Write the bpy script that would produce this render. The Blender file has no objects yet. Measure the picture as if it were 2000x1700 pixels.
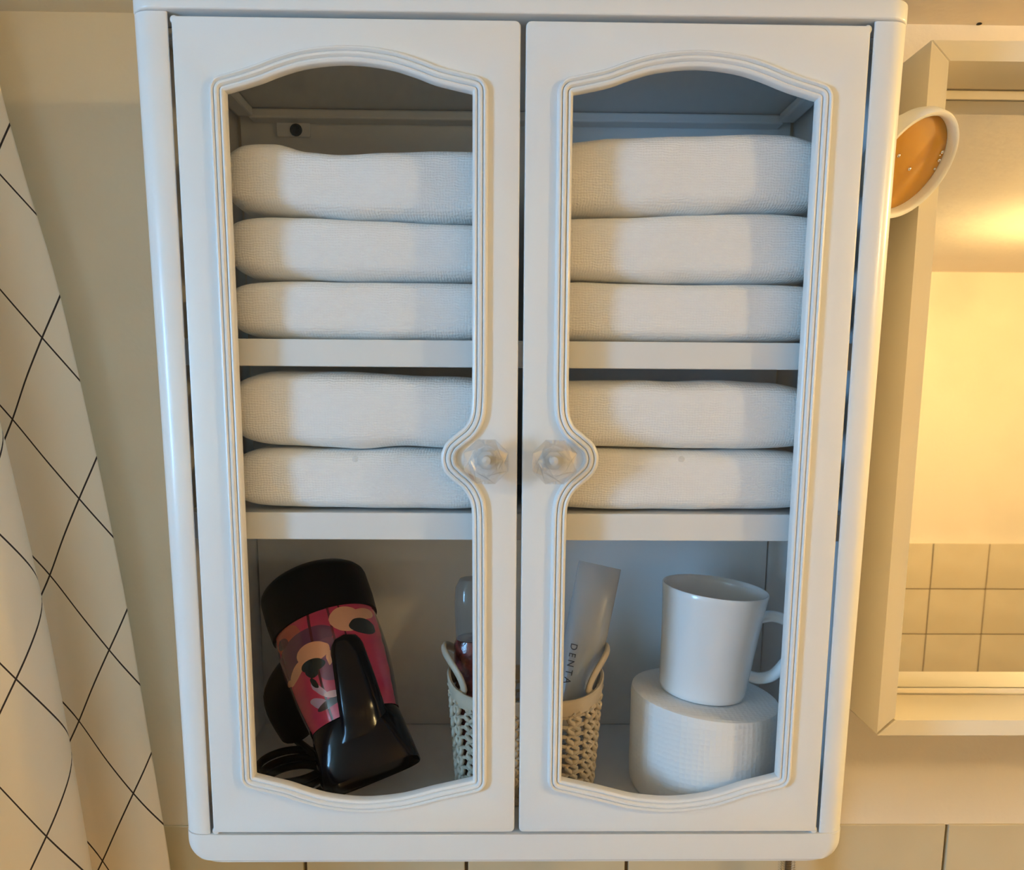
import bpy, bmesh, math, random
from mathutils import Vector, Matrix, noise

sc = bpy.context.scene
COL = sc.collection
PI = math.pi
rnd = random.Random(7)

# ---------------------------------------------------------------- camera
# heights below are written relative to the lens; Z0 is the lens height
Z0 = 1.75
FPX, PPY = 1560.0, 989.86            # focal length and principal row in pixels of a 2000x1700 frame
PITCH, YAW, ROLL, CD, CX = 0.1491, 0.0162, -0.0071, 0.697, -0.013
_cp, _sp, _cy, _sy = math.cos(PITCH), math.sin(PITCH), math.cos(YAW), math.sin(YAW)
FWD = Vector((_sy*_cp, _cy*_cp, -_sp))
_r = Vector((_cy, -_sy, 0)); _d = FWD.cross(_r)
RIGHT = math.cos(ROLL)*_r + math.sin(ROLL)*_d
DOWN = -math.sin(ROLL)*_r + math.cos(ROLL)*_d
cam_d = bpy.data.cameras.new('camera')
cam = bpy.data.objects.new('camera', cam_d); COL.objects.link(cam)
cam.matrix_world = Matrix.Translation((CX, -CD, Z0)) @ Matrix((RIGHT, -DOWN, -FWD)).transposed().to_4x4()
cam_d.sensor_fit = 'HORIZONTAL'; cam_d.sensor_width = 36.0
cam_d.lens = 36.0*FPX/2000.0
cam_d.shift_y = (PPY-850.0)/2000.0
cam_d.clip_start = 0.01
sc.camera = cam

# ---------------------------------------------------------------- world, daylight, exposure
w = bpy.data.worlds.new('world'); sc.world = w; w.use_nodes = True
w.node_tree.nodes['Background'].inputs[0].default_value = (0.62, 0.78, 1.0, 1)
w.node_tree.nodes['Background'].inputs[1].default_value = 1.0
sc.view_settings.view_transform = 'Standard'; sc.view_settings.look = 'None'
sc.view_settings.gamma = 1.0; sc.view_settings.use_curve_mapping = False
sc.view_settings.exposure = 0.18
sc.cycles.max_bounces = 9; sc.cycles.diffuse_bounces = 6; sc.cycles.glossy_bounces = 3
sc.cycles.transmission_bounces = 6; sc.cycles.transparent_max_bounces = 12
sc.cycles.use_light_tree = False; sc.cycles.caustics_reflective = False; sc.cycles.caustics_refractive = False
WX, WY0, WY1, WZ0, WZ1 = -1.35, -1.42, -0.98, -0.26, 0.24   # the window in the left wall
al = bpy.data.lights.new('window_daylight', 'AREA'); al.shape = 'RECTANGLE'
al.size = WY1-WY0; al.size_y = WZ1-WZ0; al.energy = 30; al.color = (0.25, 0.58, 1.0)
alo = bpy.data.objects.new('window_daylight', al); COL.objects.link(alo)
alo.location = (WX-0.13, (WY0+WY1)/2, (WZ0+WZ1)/2+Z0)
alo.rotation_euler = (PI/2, 0, -PI/2)
LAMP_POS, LAMP_R, LAMP_E = (1.06, -0.84, 0.248), 0.034, 245.0    # warm globe under the ceiling
FILL_POS, FILL_E = (0.98, -0.145, 0.248), 265.0                # added unseen fill globe right of the mirror, raises the ambient light
LAMP_COL = (1.0, 0.72, 0.32)

# ---------------------------------------------------------------- helpers
def at(px, py, Y):
    d = RIGHT*((px-1000)/FPX) + DOWN*((py-PPY)/FPX) + FWD
    t = (Y+CD)/d.y
    return Vector((CX, -CD, Z0)) + d*t

def V(x, y, z): return Vector((x, y, z+Z0))

OFF = {}
def tag(o, label=None, cat=None, group=None, kind=None):
    if label: o['label'] = label
    if cat: o['category'] = cat
    if group: o['group'] = group
    if kind: o['kind'] = kind
    return o

def thing(name, loc, label, cat, group=None):
    o = bpy.data.objects.new(name, None); COL.objects.link(o)
    o.empty_display_size = 0.02
    o.location = loc; OFF[o.name] = Vector(loc)
    return tag(o, label, cat, group)

def link(name, me, mat, parent=None, smooth=False, loc=None, angle=None):
    """mesh is in world coordinates; it is moved to its parent's (or its own) origin"""
    o = bpy.data.objects.new(name, me); COL.objects.link(o)
    off = Vector((0, 0, 0))
    if parent is not None:
        o.parent = parent; off = OFF[parent.name]
    elif loc is not None:
        off = Vector(loc); o.location = off
    OFF[o.name] = off
    if off.length > 0: me.transform(Matrix.Translation(-off))
    if mat: 
        me.materials.clear(); me.materials.append(mat)
    for p in me.polygons: p.use_smooth = smooth
    if smooth and angle: me.set_sharp_from_angle(angle=math.radians(angle))
    me.update()
    return o

def mesh(verts, faces, name='m'):
    me = bpy.data.meshes.new(name); me.from_pydata([tuple(v) for v in verts], [], faces)
    bm = bmesh.new(); bm.from_mesh(me); bmesh.ops.recalc_face_normals(bm, faces=bm.faces); bm.to_mesh(me); bm.free()
    return me

def from_bm(bm):
    bmesh.ops.recalc_face_normals(bm, faces=bm.faces)
    me = bpy.data.meshes.new('m'); bm.to_mesh(me); bm.free(); return me

def bm_box(bm, x0, x1, y0, y1, z0, z1):
    vs = [bm.verts.new((x, y, z+Z0)) for x in (x0, x1) for y in (y0, y1) for z in (z0, z1)]
    fs = [(0,1,3,2),(4,6,7,5),(0,4,5,1),(2,3,7,6),(0,2,6,4),(1,5,7,3)]
    return [bm.faces.new([vs[i] for i in f]) for f in fs]

def box(x0, x1, y0, y1, z0, z1, bev=0, seg=2):
    bm = bmesh.new(); bm_box(bm, x0, x1, y0, y1, z0, z1)
    if bev: bmesh.ops.bevel(bm, geom=bm.edges[:], offset=bev, segments=seg, affect='EDGES', profile=0.5)
    return from_bm(bm)

def plate(outer, holes, thick, bev=0.0, res=2):
    """flat plate with holes: loops in (a,b), extruded along c, centred; returns mesh in a,b,c"""
    cu = bpy.data.curves.new('c', 'CURVE'); cu.dimensions = '2D'; cu.fill_mode = 'BOTH'
    for lp in [outer]+holes:
        s = cu.splines.new('POLY'); s.points.add(len(lp)-1); s.use_cyclic_u = True
        for p, q in zip(s.points, lp): p.co = (q[0], q[1], 0, 1)
    cu.extrude = thick/2-bev; cu.bevel_depth = bev; cu.bevel_resolution = res; cu.offset = -bev
    o = bpy.data.objects.new('c', cu); COL.objects.link(o)
    dg = bpy.context.evaluated_depsgraph_get()
    me = bpy.data.meshes.new_from_object(o.evaluated_get(dg))
    bpy.data.objects.remove(o); bpy.data.curves.remove(cu)
    bm = bmesh.new(); bm.from_mesh(me); bmesh.ops.remove_doubles(bm, verts=bm.verts, dist=1e-5)
    bmesh.ops.recalc_face_normals(bm, faces=bm.faces); bm.to_mesh(me); bm.free()
    return me

def place_xz(me, yc):      # (a,b,c) -> (x, y, z): a = x, b = height
    for v in me.vertices: v.co = (v.co.x, yc-v.co.z, v.co.y+Z0)
    return me

def place_xy(me, zc):
    for v in me.vertices: v.co = (v.co.x, v.co.y, v.co.z+zc+Z0)
    return me

def rrect(x0, x1, y0, y1, r, n=6):
    """r: radius or 4 radii for (x1,y1),(x0,y1),(x0,y0),(x1,y0)"""
    if not isinstance(r, (tuple, list)): r = (r,)*4
    out = []
    for (cx, cy, a0), rr in zip(((x1, y1, 0), (x0, y1, 90), (x0, y0, 180), (x1, y0, 270)), r):
        sx = 1 if cx == x1 else -1; sy = 1 if cy == y1 else -1
        if rr <= 0: out.append((cx, cy)); continue
        for k in range(n+1):
            a = math.radians(a0+90*k/n)
            out.append((cx-sx*rr+rr*math.cos(a), cy-sy*rr+rr*math.sin(a)))
    return out

def catmull(pts, n=6, closed=False):
    out = []; m = len(pts)
    rng = range(m if closed else m-1)
    for i in rng:
        g = lambda k: Vector(pts[k % m]) if closed else Vector(pts[min(max(k, 0), m-1)])
        p0, p1, p2, p3 = g(i-1), g(i), g(i+1), g(i+2)
        for k in range(n):
            t = k/n
            out.append(0.5*((2*p1)+(p2-p0)*t+(2*p0-5*p1+4*p2-p3)*t*t+(3*p1-p0-3*p2+p3)*t**3))
    if not closed: out.append(Vector(pts[-1]))
    return out

def tube_bm(bm, path, r, sides=8, closed=False, caps=True, flat=None, up=Vector((0, 0, 1))):
    """sweep a circle (or ellipse flat=(ra,rb)) along path"""
    n = len(path); rings = []; prevn = None
    for i in range(n):
        a = path[(i-1) % n] if (closed or i > 0) else path[i]
        b = path[(i+1) % n] if (closed or i < n-1) else path[i]
        t = (b-a).normalized()
        nn = up - t*up.dot(t) if prevn is None else prevn - t*prevn.dot(t)
        if nn.length < 1e-4: nn = Vector((1, 0, 0)) - t*t.x
        nn.normalize(); prevn = nn; bb = t.cross(nn)
        ri = r[i] if isinstance(r, (list, tuple)) else r
        ra, rb = (ri*flat[0], ri*flat[1]) if flat else (ri, ri)
        rings.append([bm.verts.new(path[i]+nn*ra*math.cos(2*PI*k/sides)+bb*rb*math.sin(2*PI*k/sides)) for k in range(sides)])
    for i in range(n if closed else n-1):
        A, B = rings[i], rings[(i+1) % n]
        for k in range(sides): bm.faces.new((A[k], A[(k+1) % sides], B[(k+1) % sides], B[k]))
    if caps and not closed: bm.faces.new(rings[0][::-1]); bm.faces.new(rings[-1])
    return rings

def tube(path, r, **k):
    bm = bmesh.new(); tube_bm(bm, path, r, **k); return from_bm(bm)

def loft(rings, cap0=True, cap1=True):
    verts = [v for r in rings for v in r]; n = len(rings[0]); faces = []
    for i in range(len(rings)-1):
        for k in range(n): faces.append((i*n+k, i*n+(k+1) % n, (i+1)*n+(k+1) % n, (i+1)*n+k))
    if cap0: faces.append(tuple(range(n))[::-1])
    if cap1: faces.append(tuple(range((len(rings)-1)*n, len(rings)*n)))
    return mesh(verts, faces)

def lathe(prof, M, n=48, cap0=True, cap1=True):
    """prof: list of (radius, height) about local z; M places it"""
    return loft([[M @ Vector((r*math.cos(2*PI*k/n), r*math.sin(2*PI*k/n), h)) for k in range(n)] for r, h in prof], cap0, cap1)

def frame_from(origin, zaxis, xhint=Vector((1, 0, 0))):
    z = Vector(zaxis).normalized(); x = (xhint-z*xhint.dot(z)).normalized(); y = z.cross(x)
    return Matrix.Translation(origin) @ Matrix((x, y, z)).transposed().to_4x4()

# ---------------------------------------------------------------- materials
def mat(name, col, rough=0.5, metal=0.0, coat=0.0, spec=0.5, sheen=0.0):
    m = bpy.data.materials.new(name); m.use_nodes = True
    b = m.node_tree.nodes['Principled BSDF']
    b.inputs['Base Color'].default_value = (*col, 1); b.inputs['Roughness'].default_value = rough
    b.inputs['Metallic'].default_value = metal; b.inputs['Coat Weight'].default_value = coat
    b.inputs['Specular IOR Level'].default_value = spec
    if sheen: b.inputs['Sheen Weight'].default_value = sheen
    return m

def N(m, typ, **kw):
    n = m.node_tree.nodes.new(typ)
    for k, v in kw.items(): setattr(n, k, v)
    return n
def L(m, a, b): m.node_tree.links.new(a, b)
def BS(m): return m.node_tree.nodes['Principled BSDF']

def math_node(m, op, a, b=None, c=None):
    n = N(m, 'ShaderNodeMath', operation=op)
    for i, v in enumerate((a, b, c)):
        if v is None: continue
        if isinstance(v, (int, float)): n.inputs[i].default_value = v
        else: L(m, v, n.inputs[i])
    return n.outputs[0]

def mixcol(m, fac, a, b):
    n = N(m, 'ShaderNodeMix', data_type='RGBA')
    if isinstance(fac, (int, float)): n.inputs[0].default_value = fac
    else: L(m, fac, n.inputs[0])
    for i, v in ((6, a), (7, b)):
        if isinstance(v, tuple): n.inputs[i].default_value = (*v, 1)
        else: L(m, v, n.inputs[i])
    return n.outputs[2]

def add_noise(m, scale, col2, fac=(0.4, 0.6), bump=0.0, bscale=None, bdist=0.001, detail=2):
    tc = N(m, 'ShaderNodeTexCoord')
    nz = N(m, 'ShaderNodeTexNoise'); nz.inputs['Scale'].default_value = scale; nz.inputs['Detail'].default_value = detail
    L(m, tc.outputs['Object'], nz.inputs['Vector'])
    mr = N(m, 'ShaderNodeMapRange'); mr.inputs[1].default_value, mr.inputs[2].default_value = fac
    L(m, nz.outputs[0], mr.inputs[0])
    c = mixcol(m, mr.outputs[0], tuple(BS(m).inputs['Base Color'].default_value)[:3], col2)
    L(m, c, BS(m).inputs['Base Color'])
    if bump:
        nb = N(m, 'ShaderNodeTexNoise'); nb.inputs['Scale'].default_value = bscale or scale*6; nb.inputs['Detail'].default_value = 3
        L(m, tc.outputs['Object'], nb.inputs['Vector'])
        bp = N(m, 'ShaderNodeBump'); bp.inputs['Strength'].default_value = bump; bp.inputs['Distance'].default_value = bdist
        L(m, nb.outputs[0], bp.inputs['Height']); L(m, bp.outputs[0], BS(m).inputs['Normal'])
    return m

M_plaster = add_noise(mat('plaster', (0.84, 0.745, 0.585), 0.85), 5, (0.80, 0.70, 0.54), bump=0.5, bscale=90, bdist=0.0012)
M_ceil = add_noise(mat('ceiling_paint', (0.84, 0.745, 0.585), 0.9), 4, (0.80, 0.70, 0.54), bump=0.4, bscale=60, bdist=0.002)
M_tile = add_noise(mat('glazed_tile', (0.70, 0.60, 0.40), 0.22, coat=0.3), 7, (0.64, 0.54, 0.35), bump=0.12, bscale=30, bdist=0.001)
M_grout = mat('grout', (0.20, 0.13, 0.07), 0.9)
M_floor = add_noise(mat('floor_tile', (0.62, 0.54, 0.44), 0.5), 6, (0.56, 0.48, 0.38))
M_white = add_noise(mat('white_plastic', (0.82, 0.82, 0.81), 0.30, coat=0.15), 9, (0.80, 0.80, 0.80))
M_interior = mat('white_plastic_inside', (0.78, 0.78, 0.77), 0.4)
M_box = add_noise(mat('cream_paint', (0.86, 0.77, 0.60), 0.45), 8, (0.83, 0.74, 0.57))
M_mirror = mat('silvered_glass', (0.93, 0.92, 0.86), 0.02, metal=1.0)
M_dark = mat('dark_recess', (0.02, 0.018, 0.016), 0.8)
M_chrome = mat('chrome', (0.8, 0.8, 0.8), 0.12, metal=1.0)
M_black = mat('black_gloss_plastic', (0.003, 0.003, 0.005), 0.14, spec=0.2)
M_blackm = mat('black_satin_plastic', (0.003, 0.003, 0.005), 0.45, spec=0.12)
M_paper = mat('paper', (0.86, 0.85, 0.83), 0.95)
M_card = mat('cardboard', (0.45, 0.36, 0.25), 0.9)
M_mug = mat('white_porcelain', (0.92, 0.93, 0.94), 0.22, coat=0.4)
M_basket = add_noise(mat('tan_plastic', (0.62, 0.53, 0.40), 0.45), 60, (0.55, 0.46, 0.34))
M_ring = mat('white_enamel', (0.84, 0.80, 0.70), 0.35)
M_amber = mat('amber_glass', (0.50, 0.235, 0.006), 0.12, coat=0.2)
M_text = mat('black_print', (0.03, 0.03, 0.035), 0.5)

def towel_material():
    m = mat('terry_cotton', (0.93, 0.92, 0.90), 1.0, spec=0.1, sheen=0.3)
    tc = N(m, 'ShaderNodeTexCoord')
    nz = N(m, 'ShaderNodeTexNoise'); nz.inputs['Scale'].default_value = 160; nz.inputs['Detail'].default_value = 2
    L(m, tc.outputs['Object'], nz.inputs['Vector'])
    vm = N(m, 'ShaderNodeVectorMath', operation='MULTIPLY_ADD')
    L(m, nz.outputs[1], vm.inputs[0]); vm.inputs[1].default_value = (0.0028,)*3; L(m, tc.outputs['Object'], vm.inputs[2])
    sx = N(m, 'ShaderNodeSeparateXYZ'); L(m, vm.outputs[0], sx.inputs[0])
    a = math_node(m, 'SINE', math_node(m, 'MULTIPLY', sx.outputs[0], 2*PI/0.0019))
    b = math_node(m, 'SINE', math_node(m, 'MULTIPLY', sx.outputs[2], 2*PI/0.0016))
    h = math_node(m, 'ADD', math_node(m, 'MULTIPLY', a, 0.5), b)
    n2 = N(m, 'ShaderNodeTexNoise'); n2.inputs['Scale'].default_value = 900; n2.inputs['Detail'].default_value = 3
    L(m, tc.outputs['Object'], n2.inputs['Vector'])
    h = math_node(m, 'MULTIPLY_ADD', n2.outputs[0], 2.2, h)
    bp = N(m, 'ShaderNodeBump'); bp.inputs['Strength'].default_value = 0.45; bp.inputs['Distance'].default_value = 0.00026
    L(m, h, bp.inputs['Height']); L(m, bp.outputs[0], BS(m).inputs['Normal'])
    return m
M_towel = towel_material()

def clear_material(name, tint, gloss=0.06, rough=0.03, diffuse=0.0, dcol=(0.8, 0.8, 0.8)):
    """thin clear plastic sheet: see-through with a fresnel sheen"""
    m = bpy.data.materials.new(name); m.use_nodes = True; nt = m.node_tree; nt.nodes.clear()
    out = nt.nodes.new('ShaderNodeOutputMaterial')
    tr = nt.nodes.new('ShaderNodeBsdfTransparent'); tr.inputs[0].default_value = (*tint, 1)
    gl = nt.nodes.new('ShaderNodeBsdfGlossy'); gl.inputs['Roughness'].default_value = rough
    lw = nt.nodes.new('ShaderNodeLayerWeight'); lw.inputs[0].default_value = 0.5
    pw = nt.nodes.new('ShaderNodeMath'); pw.operation = 'POWER'; pw.inputs[1].default_value = 4.0
    nt.links.new(lw.outputs['Facing'], pw.inputs[0])
    mu = nt.nodes.new('ShaderNodeMath'); mu.operation = 'MULTIPLY_ADD'; mu.inputs[1].default_value = 0.5; mu.inputs[2].default_value = gloss*0.3
    nt.links.new(pw.outputs[0], mu.inputs[0])
    mx = nt.nodes.new('ShaderNodeMixShader'); nt.links.new(mu.outputs[0], mx.inputs[0])
    base = tr.outputs[0]
    if diffuse > 0:
        df = nt.nodes.new('ShaderNodeBsdfDiffuse'); df.inputs[0].default_value = (*dcol, 1)
        m2 = nt.nodes.new('ShaderNodeMixShader'); m2.inputs[0].default_value = diffuse
        nt.links.new(tr.outputs[0], m2.inputs[1]); nt.links.new(df.outputs[0], m2.inputs[2]); base = m2.outputs[0]
    nt.links.new(base, mx.inputs[1]); nt.links.new(gl.outputs[0], mx.inputs[2])
    nt.links.new(mx.outputs[0], out.inputs[0])
    return m
M_pane = clear_material('clear_acrylic_sheet', (0.985, 0.985, 0.985), 0.05)
M_tube = clear_material('frosted_tube_plastic', (0.85, 0.88, 0.9), 0.1, 0.25, 0.55, (0.50, 0.52, 0.54))
M_drop = mat('water_drop', (0.9, 0.9, 0.9), 0.02); BS(M_drop).inputs['Transmission Weight'].default_value = 1.0; BS(M_drop).inputs['IOR'].default_value = 1.33

def knob_material():
    m = bpy.data.materials.new('cut_clear_acrylic'); m.use_nodes = True; nt = m.node_tree; nt.nodes.clear()
    out = nt.nodes.new('ShaderNodeOutputMaterial')
    g = nt.nodes.new('ShaderNodeBsdfGlass'); g.inputs['IOR'].default_value = 1.46; g.inputs['Roughness'].default_value = 0.03
    g.inputs['Color'].default_value = (1, 1, 1, 1)
    t = nt.nodes.new('ShaderNodeBsdfTransparent'); t.inputs[0].default_value = (1, 1, 1, 1)
    mx = nt.nodes.new('ShaderNodeMixShader'); mx.inputs[0].default_value = 0.80
    nt.links.new(g.outputs[0], mx.inputs[1]); nt.links.new(t.outputs[0], mx.inputs[2])
    gl = nt.nodes.new('ShaderNodeBsdfGlossy'); gl.inputs['Roughness'].default_value = 0.015
    lw = nt.nodes.new('ShaderNodeLayerWeight'); lw.inputs[0].default_value = 0.5
    fm = nt.nodes.new('ShaderNodeMath'); fm.operation = 'MULTIPLY_ADD'; fm.inputs[1].default_value = 0.50; fm.inputs[2].default_value = 0.08
    nt.links.new(lw.outputs['Facing'], fm.inputs[0])
    m2 = nt.nodes.new('ShaderNodeMixShader'); nt.links.new(fm.outputs[0], m2.inputs[0])
    nt.links.new(mx.outputs[0], m2.inputs[1]); nt.links.new(gl.outputs[0], m2.inputs[2]); nt.links.new(m2.outputs[0], out.inputs[0])
    return m
M_knob = knob_material()

# ---------------------------------------------------------------- the room
RX0, RX1, RY0, ZC, ZF = -1.35, 1.50, -1.504, 0.2945, -Z0
TOPT, TW, TH, TX0 = -0.4015, 0.15, 0.125, -0.1921
floor = tag(link('floor', box(RX0-0.1, RX1+0.1, RY0-0.1, 0.1, ZF-0.05, ZF), M_floor), 'beige bathroom floor', None, None, 'structure')
ceiling = tag(link('ceiling', box(RX0-0.1, RX1+0.1, RY0-0.1, 0.1, ZC, ZC+0.05), M_ceil), 'cream painted ceiling', None, None, 'structure')
h = at(1909, 40, 0)
link('screw_hole', lathe([(0.0, 0.0), (0.0022, -0.0006), (0.0011, 0.001), (0.0, 0.001)], Matrix.Translation((h.x, -0.003, Z0+ZC)), 12, False, False), M_dark, ceiling)

# back wall: plaster flares out at its foot to meet the tile edge
def plaster_profile():
    pts = [(0.0, ZC)]
    for k in range(11):
        t = k/10; pts.append((-0.0065*(t**2.2), -0.355-(0.4036-0.355)*t))
    return pts
def plaster_wall(x0, x1, ysurf, sgn):
    prof = plaster_profile(); n = 60; verts = []; faces = []
    for i in range(n+1):
        x = x0+(x1-x0)*i/n
        for (dy, z) in prof:
            verts.append((x, ysurf+sgn*dy, z+Z0))
        verts.append((x, ysurf+sgn*0.08, -0.4036+Z0)); verts.append((x, ysurf+sgn*0.08, ZC+Z0))
    k = len(prof)+2
    for i in range(n):
        for j in range(k): faces.append((i*k+j, i*k+(j+1) % k, (i+1)*k+(j+1) % k, (i+1)*k+j))
    faces.append(tuple(range(k))); faces.append(tuple(range(n*k, n*k+k))[::-1])
    return mesh(verts, faces)
wall_back = tag(link('wall_back', plaster_wall(RX0-0.1, RX1+0.1, 0.0, 1), M_plaster, None, True, angle=40), 'cream plaster wall behind the cabinet', None, None, 'structure')
link('tile_bed', box(RX0-0.1, RX1+0.1, -0.0035, 0.08, ZF, -0.4038), M_grout, wall_back)
tile_me = box(-TW/2+0.0016, TW/2-0.0016, -0.004, 0.004, -TH/2+0.0013-Z0, TH/2-0.0013-Z0, 0.0009, 2)
tile_me.materials.append(M_tile)
def tile(x, y, z, parent):
    o = bpy.data.objects.new('tile', tile_me); COL.objects.link(o); o.parent = parent
    o.location = (x, y, z+Z0)
for r in range(2):
    for k in range(-4, 9):
        tile(TX0+TW*(k+0.5), -0.0045, TOPT-TH*(r+0.5), wall_back)

wall_front = tag(link('wall_front', plaster_wall(RX0-0.1, RX1+0.1, RY0, -1), M_plaster, None, True, angle=40), 'cream plaster wall opposite, seen in the mirror', None, None, 'structure')
link('tile_bed', box(RX0-0.1, RX1+0.1, RY0-0.08, RY0+0.0035, ZF, -0.4038), M_grout, wall_front)
tx = at(1820, 1070, 1.37).x
for r in range(5):
    for k in range(-8, 4):
        tile(tx+TW*(k+0.5), RY0+0.0045, TOPT-TH*(r+0.5), wall_front)

tag(link('wall_right', box(RX1, RX1+0.08, RY0-0.1, 0.1, ZF, ZC), M_plaster), 'cream plaster wall on the right', None, None, 'structure')
bm = bmesh.new()
for b in ((RY0-0.1, WY0, ZF, ZC), (WY1, 0.1, ZF, ZC), (WY0, WY1, ZF, WZ0), (WY0, WY1, WZ1, ZC)):
    bm_box(bm, RX0-0.08, RX0, *b)
wall_left = tag(link('wall_left', from_bm(bm), M_plaster), 'cream plaster wall with the window on the left', None, None, 'structure')
win = link('window_1', plate(rrect(WY0, WY1, WZ0, WZ1, 0), [rrect(WY0+0.035, WY1-0.035, WZ0+0.035, WZ1-0.035, 0)], 0.04, 0.003), M_white)
for v in win.data.vertices: v.co = (RX0-0.045+v.co.z, v.co.x, v.co.y+Z0)
tag(win, 'white window frame in the left wall', None, None, 'structure')
OFF[win.name] = Vector((0, 0, 0))
link('pane', box(RX0-0.047, RX0-0.043, WY0+0.03, WY1-0.03, WZ0+0.03, WZ1-0.03), M_pane, win)

# globes of the warm lamp and added fill, out of view on the right
def light_globe(pos, strength, label):
    lamp = thing('ceiling_globe', V(pos[0], pos[1], ZC), label, 'lamp')
    gm = bpy.data.materials.new('lit_opal_glass'); gm.use_nodes = True
    BS(gm).inputs['Base Color'].default_value = (0.8, 0.7, 0.5, 1)
    BS(gm).inputs['Emission Color'].default_value = (*LAMP_COL, 1); BS(gm).inputs['Emission Strength'].default_value = strength
    Ml = Matrix.Translation(V(*pos))
    link('globe', lathe([(LAMP_R*math.sin(PI*k/10), -LAMP_R*math.cos(PI*k/10)) for k in range(1, 10)], Ml, 16), gm, lamp, True)
    link('base', lathe([(0.022, ZC-pos[2]), (0.022, ZC-pos[2]-0.006), (0.015, LAMP_R*0.92)], Ml, 28), M_white, lamp, True, angle=30)
light_globe(LAMP_POS, LAMP_E, 'warm globe lamp under the ceiling out in the room')
light_globe(FILL_POS, FILL_E, 'unseen warm globe close to the wall beside the mirror, added as fill light')

# ---------------------------------------------------------------- wall cabinet
cab = thing('wall_cabinet', V(0, 0, -0.326), 'white plastic wall cabinet with two clear arched doors', 'cabinet')
YF = -0.188                          # front plane of the doors
HB, HT = 0.2282, 0.2328              # outer half widths at foot and head
ZB0, ZB1, ZT0, ZT1 = -0.3255, -0.3045, 0.2172, 0.2285

me = place_xy(plate(rrect(-HT-0.0003, HT+0.0003, YF-0.002, 0, (0, 0, 0.016, 0.016), 8), [], ZT1-ZT0, 0.0012), (ZT0+ZT1)/2)
link('top_panel', me, M_white, cab, True, angle=35)
rings = []
for z in [ZB1, ZB0+0.0135]+[ZB0+0.0135*(1-math.sin(PI/2*k/8)) for k in range(1, 9)]:
    q = min(0.0, z-ZB0-0.0135); hw = HB-0.0135+math.sqrt(max(0.0, 0.0135**2-q*q))
    ins = 0.0 if q > -0.012 else 0.0015
    rings.append([V(x, y, z) for x, y in rrect(-hw, hw, YF+0.0002+ins, 0.0, (0, 0, 0.0125, 0.0125), 8)])
link('bottom_panel', loft(rings), M_white, cab, True, angle=35)
for s in (-1, 1):
    # side panel with a rounded front corner that returns towards the door
    def prof(hw):
        R_ = 0.0125; xi = 0.2098
        pts = [(hw, 0.0), (hw, YF+0.001+R_)]
        for k in range(1, 9):
            a = PI/2*k/8
            pts.append((hw-R_+R_*math.cos(a), YF+0.001+R_-R_*math.sin(a)))
        pts += [(xi+0.0012, YF+0.001), (xi+0.0003, YF+0.0015), (xi, YF+0.0024), (xi+0.0006, YF+0.0034), (hw-0.009, YF+0.0045), (hw-0.004, YF+0.012), (hw-0.004, 0.0)]
        return pts
    rings = []
    for z in (ZB1+0.0003, ZT0-0.0003):
        t = (z-ZB1)/(ZT0-ZB1)
        rings.append([V(s*x, y, z) for x, y in prof(HB+(HT-HB)*t)])
    link('side_panel', loft(rings), M_white, cab, True, angle=30)
link('back_panel', box(-0.2243, 0.2243, -0.0065, -0.0005, ZB1+0.0005, ZT0-0.0005), M_interior, cab)
link('ceiling_rib', box(-0.2135, 0.2135, -0.022, -0.0068, ZT0-0.0075, ZT0-0.0002, 0.0015), M_interior, cab)
for s in (-1, 1):
    link('ceiling_rib', box(s*0.215-0.006, s*0.215+0.006, -0.165, -0.024, ZT0-0.0075, ZT0-0.0002, 0.0015), M_interior, cab)
# hanger plate with its screw hole
p0, p1 = at(540, 236, -0.009), at(606, 268, -0.009)
hb = link('hanger_plate', place_xz(plate(rrect(p0.x, p1.x, p1.z-Z0, p0.z-Z0-0.001, 0.001), [], 0.003, 0.0004), -0.0083), M_interior, cab)
c = at(578, 254, -0.010)
link('screw', lathe([(0.0050, 0.0), (0.0046, 0.0012), (0.003, 0.0016), (0.0028, 0.0004), (0.0, 0.0004)], frame_from(Vector((c.x, -0.0099, c.z)), (0, -1, 0)), 20, False, False), M_dark, hb, True, angle=30)

SHELF = [(0.0121, 0.0294), (-0.1020, -0.0838)]
for z0, z1 in SHELF:
    me = box(-0.2235, 0.2235, -0.1705, -0.167, z0, z1, 0.0007)
    sh = link('shelf', box(-0.2235, 0.2235, -0.167, -0.0075, z1-0.004, z1-0.0006), M_white, cab)
    link('front_lip', me, M_white, sh)
    for k, (x, y) in enumerate(((0.0655, -0.12), (0.097, -0.10), (0.142, -0.11))):
        if z0 > 0: link('peg', lathe([(0.0013, 0), (0.0013, -0.002), (0.0007, -0.0025)], Matrix.Translation(V(x, y, z1-0.004)), 10), M_white, sh)

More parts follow.
